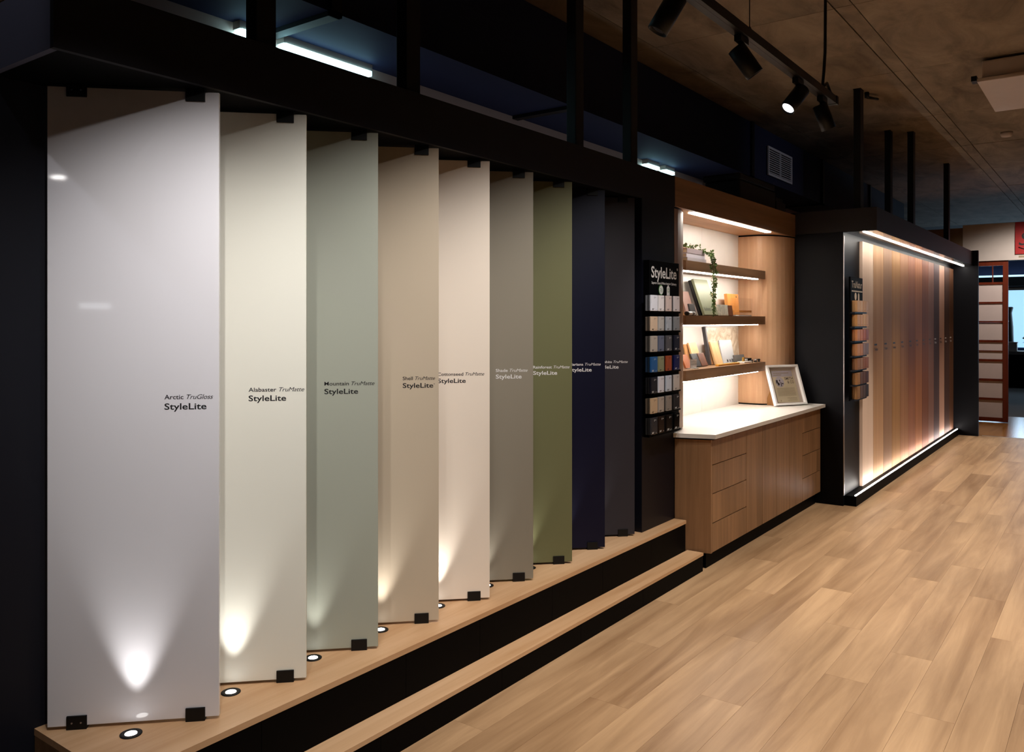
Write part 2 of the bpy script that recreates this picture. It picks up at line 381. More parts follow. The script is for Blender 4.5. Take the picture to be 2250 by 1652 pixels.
# ================================================================== COLOURED DISPLAY PANELS
PAN = [('Arctic', 'TruGloss', (236, 234, 240), 'textblack', .173, 'glossy cool white tall display panel nearest the camera'),
       ('Alabaster', 'TruMatte', (236, 234, 222), 'textblack', .205, 'matt warm white tall display panel next to the glossy one'),
       ('Mountain', 'TruMatte', (164, 167, 154), 'textblack', .212, 'matt pale grey-green tall display panel'),
       ('Shell', 'TruMatte', (192, 176, 154), 'textblack', .157, 'matt beige tall display panel'),
       ('Cottonseed', 'TruMatte', (234, 220, 204), 'textblack', .247, 'matt creamy pinkish white tall display panel'),
       ('Shade', 'TruMatte', (138, 130, 115), 'textwhite', .193, 'matt taupe grey tall display panel with white lettering'),
       ('Rainforest', 'TruMatte', (108, 107, 74), 'textwhite', .216, 'matt olive green tall display panel'),
       ('Mariana', 'TruMatte', (5, 7, 34), 'textwhite', .212, 'matt deep navy tall display panel'),
       ('Graphite', 'TruMatte', (48, 45, 51), 'textwhite', .235, 'matt charcoal tall display panel beside the swatch column')]
# measured lengths of the first text line
L1 = [.154, .198, .198, .141, .221, .164, .202, .187, .191]
W = .533; TH = .018
for i, (nm, fin, col, tm, u0, lab) in enumerate(PAN):
    t = thing('standing_display', lab, 'display board', (PANEL_X[i], 2.42, .325), R(-45), 'coloured display panels on the platform')
    # local frame: -X runs from the outer (right) edge to the wall, front face is at y=0 looking to -Y
    rough = .035 if i == 0 else .5
    m = plain('panel finish ' + nm.lower(), col, rough, spec=.5 if i == 0 else .28, var=.012, scale=1.5)
    b = box('board', -W, 0, 0, TH, .011, 2.084, m, t, .0012, local=True)
    def clip(u, top):
        z0, z1 = (2.052, 2.095) if top else (0, .044)
        c = box('clip', -u - .031, -u + .031, -.006, TH + .006, z0, z1, 'metalblack', t, .0015, local=True)
        if u > .3 and i == 0:
            for dx in (-.014, .014): disc('screw', .0028, 'steel', c, (-u + dx, -.006, (z0 + z1) / 2), (1, 0, 0), (0, 0, 1), .0015, 12)
    for u in (.075, .443):
        clip(u, True); clip(u, False)
    o = (-u0, -.0004, 1.066)
    # name, finish and brand lettering
    co, fa, wn = text_me(nm, .010, 0, 1.0); co2, fa2, wf = text_me(fin, .0, .32, .95)
    h1 = .0196; gap = .010; k = (L1[i] - gap) / (wn * h1 + wf * h1)
    text('colour_name', nm, tm, t, (o[0], o[1], 1.0665), (1, 0, 0), (0, 0, 1), width=wn * h1 * k, height=.0146, bold=.010)
    text('finish_name', fin, tm, t, (o[0] + wn * h1 * k + gap, o[1], 1.0665), (1, 0, 0), (0, 0, 1), width=wf * h1 * k, height=.0150, bold=.0, shear=.32, spacing=.95)
    text('brand_lettering', 'StyleLite', tm, t, (o[0], o[1], 1.0325), (1, 0, 0), (0, 0, 1), width=.133, height=.0200, bold=.015)
    if nm == 'Shell': text('trade_mark', '\u00b0', tm, t, (o[0] + .135, o[1], 1.040), (1, 0, 0), (0, 0, 1), size=.014, bold=.02)

# in-ground uplights and their beams
UX = [1.417, 1.787, 2.160, 2.528, 2.898, 3.267, 3.638, 3.99, 4.355]
UE = [10, 11, 5, 11, 14, 5, 6, 8, 5]
UL = ['nearest the camera before the glossy white panel', 'before the warm white panel', 'before the grey-green panel', 'before the beige panel', 'before the creamy panel',
      'before the taupe panel', 'before the olive panel', 'before the navy panel', 'before the charcoal panel']
for i, x in enumerate(UX):
    t = thing('recessed_uplight', 'round black-rimmed uplight set in the platform ' + UL[i], 'light', (x, 2.56, .325), 0, 'recessed uplights in the platform')
    lathe('bezel', [(.019, 0.0), (.034, 0.0), (.034, .0025), (.031, .004), (.021, .004), (.019, .002)], 'metalblack', t)
    lathe('lens', [(.0185, .0002), (.0185, .0028), (.012, .0036)], 'lens', t)
    spot('uplight_lamp', (x, 2.56, .335), (x + .08, 2.63, 1.8), UE[i], size=52, blend=1.0, color=(1, .98, .94), radius=.012)

# ================================================================== BLACK SWATCH COLUMN BESIDE THE NICHE
st = thing('swatch_column', 'tall black column with sign board and card ledges beside the oak niche', 'display stand', (4.9, 2.5, .325))
box('column', 4.66, 5.125, 2.42, 2.845, .325, 2.42, 'blacksatin', st)
bd = box('sign_board', 4.68, 5.11, 2.378, 2.419, .92, 2.032, 'black', st, .002)
ST_Z = [(1.712, 1.811), (1.588, 1.678), (1.458, 1.557), (1.331, 1.427), (1.199, 1.300), (1.075, 1.171), (.945, 1.049)]
for z0, z1 in ST_Z: box('ledge', 4.685, 5.075, 2.350, 2.3775, z0 - .012, z0 - .001, 'black', bd)
def lp(p, o): return Vector(p) - wloc(o)
text('sign_lettering', 'StyleLite', 'textwhite', bd, lp((4.705, 2.3775, 1.925), bd), (1, 0, 0), (0, 0, 1), width=.365, height=.068, bold=.016)
text('sign_subtitle', 'Superior Gloss & Matte Interior Cabinetry', 'textwhite', bd, lp((4.71, 2.3775, 1.884), bd), (1, 0, 0), (0, 0, 1), width=.36, height=.015, bold=.01)
text('registered_mark', '\u00b0', 'textwhite', bd, lp((5.075, 2.3775, 1.96), bd), (1, 0, 0), (0, 0, 1), size=.05, bold=.02)
em = disc('round_emblem', .033, 'green', bd, lp((4.84, 2.3775, 1.848), bd), (1, 0, 0), (0, 0, 1), .001)
disc('emblem_face', .028, 'textwhite', bd, lp((4.84, 2.376, 1.848), bd), (1, 0, 0), (0, 0, 1), .001)
text('emblem_figure', '7d', 'green', bd, lp((4.823, 2.3745, 1.836), bd), (1, 0, 0), (0, 0, 1), size=.034)
v0 = lp((4.945, 2.3775, 1.848), bd)
mesh('house_emblem', [v0 + Vector((a, b, c)) for b in (0, -.001) for a, c in ((-.021, -.033), (.021, -.033), (.021, .018), (0, .036), (-.021, .018))],
     [(0, 1, 2, 3, 4), (9, 8, 7, 6, 5), (0, 1, 6, 5), (1, 2, 7, 6), (2, 3, 8, 7), (3, 4, 9, 8), (4, 0, 5, 9)], 'textwhite', bd)
quads('emblem_square', [(-.012, .012, -.012, -.009), (-.012, .012, .009, .012), (-.012, -.009, -.009, .009), (.009, .012, -.009, .009)], 'green', bd, lp((4.945, 2.376, 1.848), bd), (1, 0, 0), (0, 0, 1))
# sample cards, 7 rows of 4 stacks
CARD = [[('cool white', (232, 234, 244)), ('bright white', (238, 234, 236)), ('pale pink', (222, 202, 196)), ('soft white', (224, 214, 216))],
        [('peach', (212, 186, 160)), ('warm grey', (182, 178, 174)), ('blue-grey', (172, 178, 188)), ('mid grey', (136, 138, 142))],
        [('stone grey', (172, 162, 152)), ('slate blue', (98, 104, 124)), ('dark grey', (82, 80, 84)), ('near-black navy', (22, 24, 40))],
        [('ocean blue', (32, 84, 138)), ('sage olive', (134, 134, 104)), ('rust orange', (156, 72, 40)), ('royal navy', (12, 20, 76))],
        [('black navy', (14, 15, 28)), ('crisp white', (214, 213, 222)), ('ice white', (198, 206, 220)), ('ivory', (200, 190, 184))],
        [('sand beige', (196, 168, 136)), ('light taupe', (170, 158, 148)), ('taupe', (142, 132, 124)), ('glossy dark grey', (58, 54, 54))],
        [('glossy grey', (58, 56, 58)), ('glossy brown', (44, 32, 26)), ('glossy black-brown', (26, 20, 18)), ('glossy black', (8, 8, 10))]]
RW = ['top', 'second', 'third', 'fourth', 'fifth', 'sixth', 'bottom']; PS = ['leftmost', 'second from left', 'third from left', 'rightmost']
CX_ = [(4.628, 4.718), (4.733, 4.811), (4.842, 4.921), (4.956, 5.040)]
for r in range(7):
    z0, z1 = ST_Z[r]
    for c in range(4):
        nm, col = CARD[r][c]; x0, x1 = CX_[c]
        gl = 'glossy' in nm
        m = plain('card ' + nm, col, .06 if gl else .45, var=.02)
        t = thing('sample_card', f'{nm} card stack, {PS[c]} in {RW[r]} row of the niche rack', 'swatch', ((x0 + x1) / 2, 2.355, z0), 0, 'colour cards on the black swatch column')
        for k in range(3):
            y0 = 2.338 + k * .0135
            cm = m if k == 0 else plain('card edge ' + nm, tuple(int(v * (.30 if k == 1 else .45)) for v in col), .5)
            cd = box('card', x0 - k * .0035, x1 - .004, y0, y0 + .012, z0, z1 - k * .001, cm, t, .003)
        pm_ = 'textwhite' if sum(col) < 260 else 'textblack'
        h = z1 - z0
        quads('print_marks', [(.010, .036, h * .13, h * .15), (.010, .030, h * .07, h * .10), (.062, .066, h * .08, h * .11), (.040, .0425, h * .78, h * .90), (.056, .060, h * .82, h * .88)], pm_, t, (-(x1 - x0) / 2, 2.3377 - 2.355, 0), (1, 0, 0), (0, 0, 1))

# ================================================================== OAK NICHE
ni = thing('oak_niche', 'oak lined display niche with rounded sides and white back', 'niche', (6.4, 2.6, .9))
box('fascia', 5.139, 7.685, 2.42, 2.445, 2.422, 2.622, 'oakx', ni)
sf = box('soffit', 5.139, 7.685, 2.446, 2.80, 2.422, 2.440, 'oakbounce', ni)
box('lid', 5.139, 7.685, 2.446, 2.845, 2.60, 2.62, 'black', ni)
box('light_strip', 5.51, 7.12, 2.452, 2.492, 2.416, 2.4215, 'led', ni)
for a, b in ((5.14, 6.454), (6.457, 7.40)): box('back_panel', a, b, 2.80, 2.83, .90, 2.421, 'splash', ni)
def curved(name, pts, z0, z1, mat): return prism(name, pts, z0, z1, mat, ni)
# right side: flat then rounded towards the front
arc = [(7.262, 2.799)] + [(7.685 - .423 * math.cos(a), 2.66 - .235 * math.sin(a)) for a in [R(k * 9) for k in range(0, 11)]]
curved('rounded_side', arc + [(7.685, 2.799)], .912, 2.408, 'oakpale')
arc_s = [(7.685 + (p[0] - 7.685) * .985, 2.8 + (p[1] - 2.8) * .97) for p in arc]
curved('shadow_gap', arc_s + [(7.685, 2.799)], .9005, .9115, 'black'); curved('shadow_gap', arc_s + [(7.685, 2.799)], 2.4085, 2.4215, 'black')
arc2 = [(5.139 + .40 * math.cos(a), 2.66 - .235 * math.sin(a)) for a in [R(k * 9) for k in range(10, -1, -1)]]
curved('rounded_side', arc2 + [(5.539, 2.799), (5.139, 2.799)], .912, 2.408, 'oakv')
arc2s = [(5.139 + (p[0] - 5.139) * .985, 2.8 + (p[1] - 2.8) * .97) for p in arc2]
curved('shadow_gap', arc2s + [(5.533, 2.799), (5.139, 2.799)], 2.4085, 2.4215, 'black'); curved('shadow_gap', arc2s + [(5.533, 2.799), (5.139, 2.799)], .9005, .9115, 'black')
# floating shelves
SH = [(2.02, 2.092, 'upper oak floating shelf with the trailing plant'), (1.62, 1.690, 'middle oak floating shelf with the green board'), (1.21, 1.288, 'lower oak floating shelf with the marble tile')]
for z0, z1, lb in SH:
    t = thing('floating_shelf', lb, 'shelf', (6.4, 2.68, z0), 0, 'oak floating shelves in the niche')
    prism('shelf_board', [(5.541, 2.799), (5.541, 2.585), (5.60, 2.55), (7.26, 2.55), (7.26, 2.799)], z0, z1, 'oakx', t)
    box('light_strip', 5.56, 7.14, 2.572, 2.604, z0 - .007, z0 - .0002, 'led', t)

# worktop and cabinets
wt = prism('worktop', [(5.131, 2.799), (5.131, 2.423), (5.10, 2.415), (5.185, 2.152), (7.69, 2.152), (7.69, 2.799)], .872, .90, 'stone')
tag(wt, 'white stone worktop with angled left end in the oak niche', 'worktop')
def cabinet(x0, x1, fronts, lab, left=False, right=False):
    t = thing('base_cabinet', lab, 'cabinet', ((x0 + x1) / 2, 2.4, 0), 0, 'oak base cabinets under the worktop')
    if left: prism('carcass', [(5.139, 2.415), (5.203, 2.209), (x1 - .0005, 2.209), (x1 - .0005, 2.79), (5.139, 2.79)], .11, .860, 'metalblack', t)
    else: box('carcass', x0 + .0005, x1 - .0005, 2.209, 2.79, .11, .860, 'metalblack', t)
    box('toe_kick', x0 + (.0 if not left else .0), x1, 2.235, 2.25, 0, .1095, 'black', t)
    for kind, a, b, z0, z1 in fronts: box(kind, a + .0022, b - .0022, 2.19, 2.2085, z0 + .0028, z1 - .0028, 'oakv', t, .0008)
    if left: prism('side_panel', [(5.131, 2.418), (5.197, 2.19), (5.2205, 2.19), (5.2035, 2.2085), (5.138, 2.418)], .11, .860, 'oakv', t)
    if right: box('filler', 7.66, 7.685, 2.195, 2.22, .11, .855, 'oakv', t)
ZD = [.11, .305, .50, .692, .858]
cabinet(5.22, 5.84, [('drawer', 5.222, 5.84, a, b) for a, b in zip(ZD, ZD[1:])], 'oak four-drawer cabinet at the platform end of the worktop', left=True)
cabinet(5.84, 6.488, [('door', 5.84, 6.17, .11, .858), ('door', 6.17, 6.488, .11, .858)], 'oak two-door cabinet left of the worktop middle')
cabinet(6.488, 7.146, [('door', 6.488, 6.81, .11, .858), ('door', 6.81, 7.146, .11, .858)], 'oak two-door cabinet right of the worktop middle')
cabinet(7.146, 7.66, [('drawer', 7.146, 7.66, a, b) for a, b in zip(ZD, ZD[1:])], 'oak four-drawer cabinet beside the black timber booth', right=True)

# black equipment on top of the niche
e1 = thing('equipment_box', 'black lidded box lying on top of the oak niche', 'box', (6.9, 2.62, 2.622))
box('case', 6.52, 7.38, 2.50, 2.80, 2.622, 2.80, 'metalblack', e1, .01); box('lid', 6.50, 7.34, 2.49, 2.81, 2.801, 2.855, 'metalblack', e1, .012)
e2 = thing('equipment_box', 'smaller black box at the right end on top of the oak niche', 'box', (7.5, 2.62, 2.622))
box('case', 7.40, 7.66, 2.50, 2.78, 2.622, 2.73, 'metalblack', e2, .008); box('lid', 7.41, 7.62, 2.51, 2.77, 2.731, 2.765, 'metalblack', e2, .006)

# ------------------------------------------------------------------ things on the shelves
def board(name, label, x0, x1, yb, z, h, th, lean, mat, cat='sample', rz=0, grp=None):
    """thin board standing on a shelf, foot at yb, leaning back by `lean` metres at the top"""
    t = thing(name, label, cat, ((x0 + x1) / 2, yb, z), R(rz), grp)
    wd = x1 - x0; a = math.atan2(lean, h); L = math.hypot(lean, h)
    me = box_me('board', (-wd / 2, 0, 0), (wd / 2, th, L), min(.003, th * .2))
    b = link('board', me, mat, t, (0, 0, th * math.sin(a) + .0005)); b.rotation_euler = (-a, 0, 0)
    b.location.z = .0006 + 0
    b.location.z = max(.0006, th * math.sin(a) * 1.0 + .0006)
    return t, b
wtan = wood('sample tan oak', (176, 124, 74), (206, 156, 102), 'Z', across=40); wora = wood('sample orange timber', (196, 124, 54), (222, 156, 84), 'Z', across=60)
wpal = wood('sample pale maple', (206, 164, 112), (228, 192, 144), 'Z', across=40); wdk = wood('sample walnut', (66, 34, 20), (92, 52, 32), 'Z', across=60)
wred = wood('sample red timber', (150, 82, 46), (178, 108, 66), 'Z', across=60); wmau = plain('sample mauve', (150, 118, 108), .6)
char = plain('sample charcoal', (52, 50, 50), .5); sage = plain('sample sage', (118, 123, 96), .5, var=.02); grytile = marble('grey marble', (150, 150, 138), (188, 184, 168), 18)
bmar = marble('beige marble', (186, 166, 138), (226, 214, 196), 9); lgry = plain('sample light grey', (196, 198, 200), .4); dgry = plain('sample brick grey', (96, 92, 88), .7, var=.2, scale=60)
Z1, Z2, Z3 = 2.0925, 1.6905, 1.2885
# upper shelf: books, planter and vine
BK = [(5.70, 6.045, 2.585, 2.76, Z1, .030, 'grey cloth book at the bottom of the stack on the upper shelf', (176, 172, 178)),
      (5.695, 6.03, 2.59, 2.765, Z1 + .0305, .030, 'pale grey book in the middle of the stack on the upper shelf', (190, 188, 196)),
      (5.70, 6.02, 2.588, 2.76, Z1 + .061, .036, 'mauve grey book on top of the stack on the upper shelf', (150, 138, 142))]
for x0, x1, y0, y1, z, h, lb, col in BK:
    t = thing('book', lb, 'book', ((x0 + x1) / 2, (y0 + y1) / 2, z), 0, 'stacked books on the upper shelf')
    m = plain('book cloth', col, .7)
    box('cover', x0, x1, y0, y1, z, z + .004, m, t); box('cover', x0, x1, y0, y1, z + h - .004, z + h, m, t)
    box('spine', x0, x1, y0, y0 + .004, z + .004, z + h - .004, m, t)
    box('pages', x0 + .004, x1 - .004, y0 + .005, y1 - .004, z + .004, z + h - .004, 'paper', t)
pl = thing('trailing_plant', 'trailing green plant with a long vine hanging off the upper shelf', 'plant', (5.86, 2.68, Z1 + .0975))
box('tray', 5.70, 5.98, 2.63, 2.74, Z1 + .0975, Z1 + .108, 'kraft', pl, .003)
lv, lf = [], []
def leaf(p, d, n, s):
    d = d.normalized(); w_ = d.cross(n).normalized(); k = len(lv)
    lv.extend([p, p + d * s * .5 + w_ * s * .33 + n * s * .08, p + d * s, p + d * s * .5 - w_ * s * .33 + n * s * .08, p + d * s * .5 - n * s * .06])
    lf.extend([(k, k + 1, k + 4), (k + 1, k + 2, k + 4), (k + 2, k + 3, k + 4), (k + 3, k, k + 4)])
rv = lambda a: Vector((random.uniform(-a, a), random.uniform(-a, a), random.uniform(-a, a)))
for k in range(130):
    p = Vector((random.uniform(-.17, .14), random.uniform(-.085, .05), random.uniform(.008, .03)))
    leaf(p, Vector((random.uniform(-1, 1), random.uniform(-1, .6), random.uniform(.2, 1))), Vector((0, 0, 1)) + rv(.4), random.uniform(.016, .028))
base = wloc(pl)
vine = [Vector((5.98, 2.62, 2.200)), Vector((6.04, 2.56, 2.165)), Vector((5.985, 2.508, 2.12)), Vector((5.99, 2.505, 2.05)), Vector((6.0, 2.508, 1.95)), Vector((6.005, 2.512, 1.85)), Vector((6.008, 2.512, 1.78)), Vector((6.01, 2.512, 1.70))]
vine[1] = Vector((6.0, 2.535, 2.165))
for k in range(400):
    u = random.random() * (len(vine) - 1); i_ = min(int(u), len(vine) - 2); p = vine[i_].lerp(vine[i_ + 1], u - i_) - base
    sp = .026 if u < 3 else (.024 if u < 5.5 else .013)
    leaf(p + rv(sp * .5), Vector((random.uniform(-1, 1), random.uniform(-1, .4), random.uniform(-.9, .3))), Vector((0, -1, .3)) + rv(.5), random.uniform(.018, .032) * (1 if u < 5.5 else .75))
mesh('leaves', lv, lf, 'leaf', pl)
tube('stem', vine, .003, 'leaf', pl, 6)
# middle shelf
board('timber_sample', 'small tan timber offcut at far left of the middle shelf', 5.56, 5.64, 2.66, Z2, .085, .012, .03, wtan)
board('timber_sample', 'mauve faced board leaning at the left of the middle shelf', 5.945, 6.095, 2.70, Z2, .185, .018, .055, wmau)
board('timber_sample', 'tan edged board behind the mauve board on the middle shelf', 5.90, 6.07, 2.722, Z2, .178, .012, .05, wtan)
board('stone_sample', 'small charcoal sample in front of the mauve board', 5.90, 6.00, 2.645, Z2, .088, .014, .02, char)
rl = thing('sample_roll', 'black ended grey roll lying at the left of the middle shelf', 'roll', (5.77, 2.59, Z2))
b = lathe('tube_body', [(.013, -.085), (.0145, -.083), (.0145, .083), (.013, .085)], lgry, rl, (0, 0, .015)); b.rotation_euler = (0, R(90), R(8))
b = lathe('dark_end', [(.012, 0), (.0152, .002), (.0152, .034), (.012, .036)], 'metalblack', rl, (-.112, -.0165, .0155)); b.rotation_euler = (0, R(90), R(8))
b = lathe('dark_band', [(.0149, -.03), (.0152, -.028), (.0152, .028), (.0149, .03)], 'metalblack', rl, (.035, .005, .0155)); b.rotation_euler = (0, R(90), R(8))
t, b = board('colour_board', 'sage green board standing on the middle shelf', 6.115, 6.385, 2.625, Z2, .285, .022, .10, sage)
text('board_lettering', 'Rainforest', 'textblack', b, (-.115, -.0005, .035), (1, 0, 0), (0, 0, 1), width=.125, height=.03)
board('colour_board', 'black board leaning behind the sage green board', 6.10, 6.30, 2.655, Z2, .275, .02, .09, 'metalblack')
t, b = board('timber_sample', 'light tan timber board behind the hanging vine tip', 6.415, 6.555, 2.68, Z2, .18, .02, .07, wood('sample peach timber', (206, 150, 100), (226, 176, 126), 'Z', across=40))
disc('hole', .004, 'printdark', b, (.03, 0, .09), (1, 0, 0), (0, 0, 1)); quads('print_marks', [(-.02, .01, .02, .028), (.02, .03, .02, .028)], 'printline', b, (0, 0, 0), (1, 0, 0), (0, 0, 1))
board('stone_tile', 'small grey marbled tile on the middle shelf', 6.38, 6.60, 2.625, Z2, .090, .014, .012, grytile)
board('timber_sample', 'small dark walnut block between marbled tile and orange board', 6.65, 6.765, 2.65, Z2, .088, .018, .012, wdk)
t, b = board('timber_sample', 'orange timber board with dark square standing on the middle shelf', 6.80, 7.05, 2.70, Z2, .19, .03, .02, wora)
quads('dark_square', [(.065, .085, .16, .172)], 'printdark', b, (0, -.0004, 0), (1, 0, 0), (0, 0, 1))
ac = thing('acrylic_stand', 'clear acrylic holder with a timber slat at right of the middle shelf', 'holder', (6.92, 2.64, Z2))
for a in ((6.77, 7.08, 2.60, 2.603, .0, .155), (6.77, 7.08, 2.677, 2.68, 0, .155), (6.77, 6.773, 2.6035, 2.6765, .0, .155), (7.077, 7.08, 2.6035, 2.6765, 0, .155)):
    box('acrylic_pane', a[0], a[1], a[2], a[3], Z2 + a[4], Z2 + a[5], 'acrylic', ac)
box('timber_slat', 6.78, 7.07, 2.606, 2.674, Z2 + .032, Z2 + .050, wora, ac); box('base', 6.78, 7.07, 2.606, 2.674, Z2, Z2 + .010, lgry, ac)
# lower shelf
board('timber_sample', 'small red-orange timber sample at left of the lower shelf', 5.80, 5.91, 2.64, Z3, .10, .014, .045, wred)
board('timber_sample', 'tall pale maple board at left of the lower shelf', 6.105, 6.25, 2.70, Z3, .185, .016, .06, wpal)
board('timber_sample', 'darker oak board behind the pale maple board', 6.06, 6.20, 2.742, Z3, .175, .012, .035, wtan)
board('stone_sample', 'charcoal sample leaning before the pale maple board', 6.02, 6.15, 2.66, Z3, .10, .014, .045, char)
board('timber_sample', 'brown walnut sample right of the charcoal sample', 6.135, 6.255, 2.655, Z3, .10, .016, .045, wood('sample brown', (92, 54, 36), (116, 72, 50), 'Z', across=60))
pf = thing('perforated_tile', 'little white perforated tile at front left of the lower shelf', 'tile', (5.84, 2.60, Z3))
box('foot', 5.775, 5.88, 2.575, 2.62, Z3, Z3 + .008, 'stone', pf)
gr_ = []
for i_ in range(7): gr_.append((-.05 + i_ * .0165, -.05 + i_ * .0165 + .007, 0, .064))
for j_ in range(5): gr_.append((-.05, .056, j_ * .0145, j_ * .0145 + .006))
quads('lattice', gr_, 'white', pf, (0.01, .01, .0085), (1, 0, 0), (0, 0, 1), .008)
board('colour_board', 'tall thin black board on edge on the lower shelf', 6.40, 6.425, 2.70, Z3, .31, .03, .05, plain('sample slate', (58, 54, 56), .5))
board('timber_sample', 'oak board with cathedral grain on the lower shelf', 6.46, 6.61, 2.675, Z3, .185, .018, .055, wpal)
board('timber_sample', 'second oak board tucked behind the grain board', 6.445, 6.56, 2.705, Z3, .185, .016, .055, wtan)
board('stone_tile', 'large beige marble tile against the niche back on the lower shelf', 6.50, 7.21, 2.765, Z3, .305, .010, .02, bmar)
t, b = board('colour_board', 'pale grey board leaning before the beige marble tile', 6.675, 6.94, 2.70, Z3, .195, .012, .04, lgry)
quads('print_marks', [(-.05, -.045, .01, .035), (-.04, -.02, .01, .03), (.01, .03, .01, .03), (.06, .065, .01, .035)], 'printdark', b, (0, -.0005, 0), (1, 0, 0), (0, 0, 1))
board('stone_tile', 'small dark grey textured brick tile at right of the lower shelf', 6.86, 7.09, 2.67, Z3, .065, .014, .012, dgry)
yl = box('timber_stick', 6.28, 6.73, 2.580, 2.61, Z3, Z3 + .015, wood('sample yellow timber', (208, 140, 40), (226, 166, 66), 'X', across=50), None, .003); tag(yl, 'yellow timber stick lying along the lower shelf front', 'sample')
wb = thing('handle_sample', 'white and black handle sample block at right of the lower shelf', 'sample', (6.96, 2.62, Z3))
box('plinth', 6.85, 7.06, 2.585, 2.65, Z3, Z3 + .014, 'white', wb, .002); box('black_handle', 6.97, 7.06, 2.60, 2.635, Z3 + .0145, Z3 + .040, 'metalblack', wb, .004); box('brass_knob', 6.895, 6.915, 2.605, 2.625, Z3 + .0145, Z3 + .05, plain('brass', (200, 160, 80), .3, metal=1), wb, .003)
box('white_block', 6.918, 6.966, 2.60, 2.635, Z3 + .0145, Z3 + .034, 'white', wb, .003)
for k, (x, mt, lb) in enumerate(((7.035, 'metalblack', 'small black knob left of the knob trio on the lower shelf'), (7.13, 'steel', 'striped steel knob in the middle of the knob trio'), (7.21, 'metalblack', 'small black knob at far right of the lower shelf'))):
    kn = thing('cabinet_knob', lb, 'knob', (x, 2.59, Z3), 0, 'knobs on the lower shelf')
    s_ = 1.35 if k == 1 else 1
    lathe('knob_base', [(.011 * s_, 0), (.011 * s_, .006), (.006 * s_, .008)], 'metalblack', kn); lathe('knob_head', [(.006 * s_, .0082), (.012 * s_, .014), (.012 * s_, .022), (.008 * s_, .026)], mt, kn)

# framed notice on the worktop
fr = thing('picture_frame', 'white box frame with a printed notice leaning on an easel', 'frame', (7.187, 2.426, .9), math.atan2(2.253 - 2.426, 7.508 - 7.187))
lean = -R(19.5); FW, FH = .365, .368
fb = link('frame_body', bpy.data.meshes.new('frame_body'), None, fr, (0, 0, .0118)); fb.rotation_euler = (lean, 0, 0)
def fbar(n, x0, x1, y0, y1, z0, z1, mat, bev=.002): return box(n, x0, x1, y0, y1, z0, z1, mat, fb, bev, local=True)
D = .032
box_me_b = fbar('frame_rail', 0, FW, 0, D, 0, .018, 'white'); fbar('frame_rail', 0, FW, 0, D, FH - .018, FH, 'white')
fbar('frame_stile', 0, .02, 0, D, .0185, FH - .0185, 'white'); fbar('frame_stile', FW - .02, FW, 0, D, .0185, FH - .0185, 'white')
fbar('backing', .02, FW - .02, D - .006, D, .0185, FH - .0185, 'cream', 0)
fbar('notice_sheet', .05, FW - .06, D - .009, D - .0065, .03, FH - .045, 'paper', 0)
fbar('header_sheet', .055, FW - .075, D - .0105, D - .0092, FH - .105, FH - .05, 'papergrey', 0)
disc('round_photo', .048, 'papergrey', fb, (.125, D - .0095, .215), (1, 0, 0), (0, 0, 1))
quads('photo_shapes', [(-.042, -.022, -.012, .018), (-.03, -.008, -.03, -.005), (.006, .014, -.04, 0), (-.004, .006, .005, .02), (.02, .036, -.02, -.01)], 'printdark', fb, (.125, D - .011, .215), (1, 0, 0), (0, 0, 1))
text('notice_lettering', 'SMITH', 'printdark', fb, (.188, D - .0095, .232), (1, 0, 0), (0, 0, 1), width=.10, height=.025, bold=.004)
text('notice_lettering', '& CO', 'printdark', fb, (.215, D - .0095, .200), (1, 0, 0), (0, 0, 1), width=.075, height=.025, bold=.004)
quads('notice_print', [(.075, .28, .155 - k * .011, .158 - k * .011) for k in range(7)] + [(.17 + (k % 2) * .02, .28, .066 - k * .011, .069 - k * .011) for k in range(3)] + [(.085, .095, .04, .05)], 'printline', fb, (0, D - .0095, 0), (1, 0, 0), (0, 0, 1))
quads('header_print', [(.07, .25, FH - .075, FH - .069), (.07, .16, FH - .092, FH - .086)], 'printline', fb, (0, D - .011, 0), (1, 0, 0), (0, 0, 1))
fbar('front_glass', .02, FW - .02, .006, .008, .0185, FH - .0185, 'glass', 0)
# easel leg behind
c_, s_ = math.cos(R(19.5)), math.sin(R(19.5))
pts = [(.06, .001), (.165, .001), (.165, .06), (.125, .135), (.10, .155)]
v = [(.045 + a, y_, z_) for a in (0, .006) for y_, z_ in pts]
mesh('easel_leg', v, [(0, 1, 2, 3, 4), (9, 8, 7, 6, 5), (0, 1, 6, 5), (1, 2, 7, 6), (2, 3, 8, 7), (3, 4, 9, 8), (4, 0, 5, 9)], 'kraft', fr)

# ================================================================== TIMBER DISPLAY BOOTH
bo = thing('timber_booth', 'black framed booth displaying tall timber boards under a lit canopy', 'display stand', (10.6, 2.1, 0))
box('booth_body', 7.70, 13.50, 2.0, 2.80, 0, 2.444, 'boothblack', bo)
box('corner_trim', 7.700, 7.708, 1.992, 1.9995, .096, 2.41, 'alu', bo)
box('plinth', 7.74, 13.50, 1.90, 1.9995, 0, .090, 'black', bo)
box('base_light_strip', 7.76, 13.45, 1.908, 1.917, .0905, .096, 'ledbase', bo)
can = box('canopy', 7.70, 13.50, 1.72, 2.80, 2.4445, 2.645, 'blacksatin', bo)
can.data.materials.clear(); can.data.materials.append(plain('satin canopy', (34, 31, 34), .5, spec=.3))
box('canopy_soffit', 7.71, 13.50, 1.725, 1.999, 2.441, 2.4443, plain('gloss black soffit', (22, 20, 20), .10, spec=.6), bo)
box('canopy_light_strip', 7.75, 13.45, 1.826, 1.848, 2.436, 2.4408, 'ledcan', bo)
box('end_panel', 13.501, 13.56, 1.655, 2.80, 0, 2.66, 'boothblack', bo)
BXs = [1895, 1919, 1941, 1960, 1978, 1996, 2011, 2026, 2040, 2052, 2064, 2075, 2086, 2098]
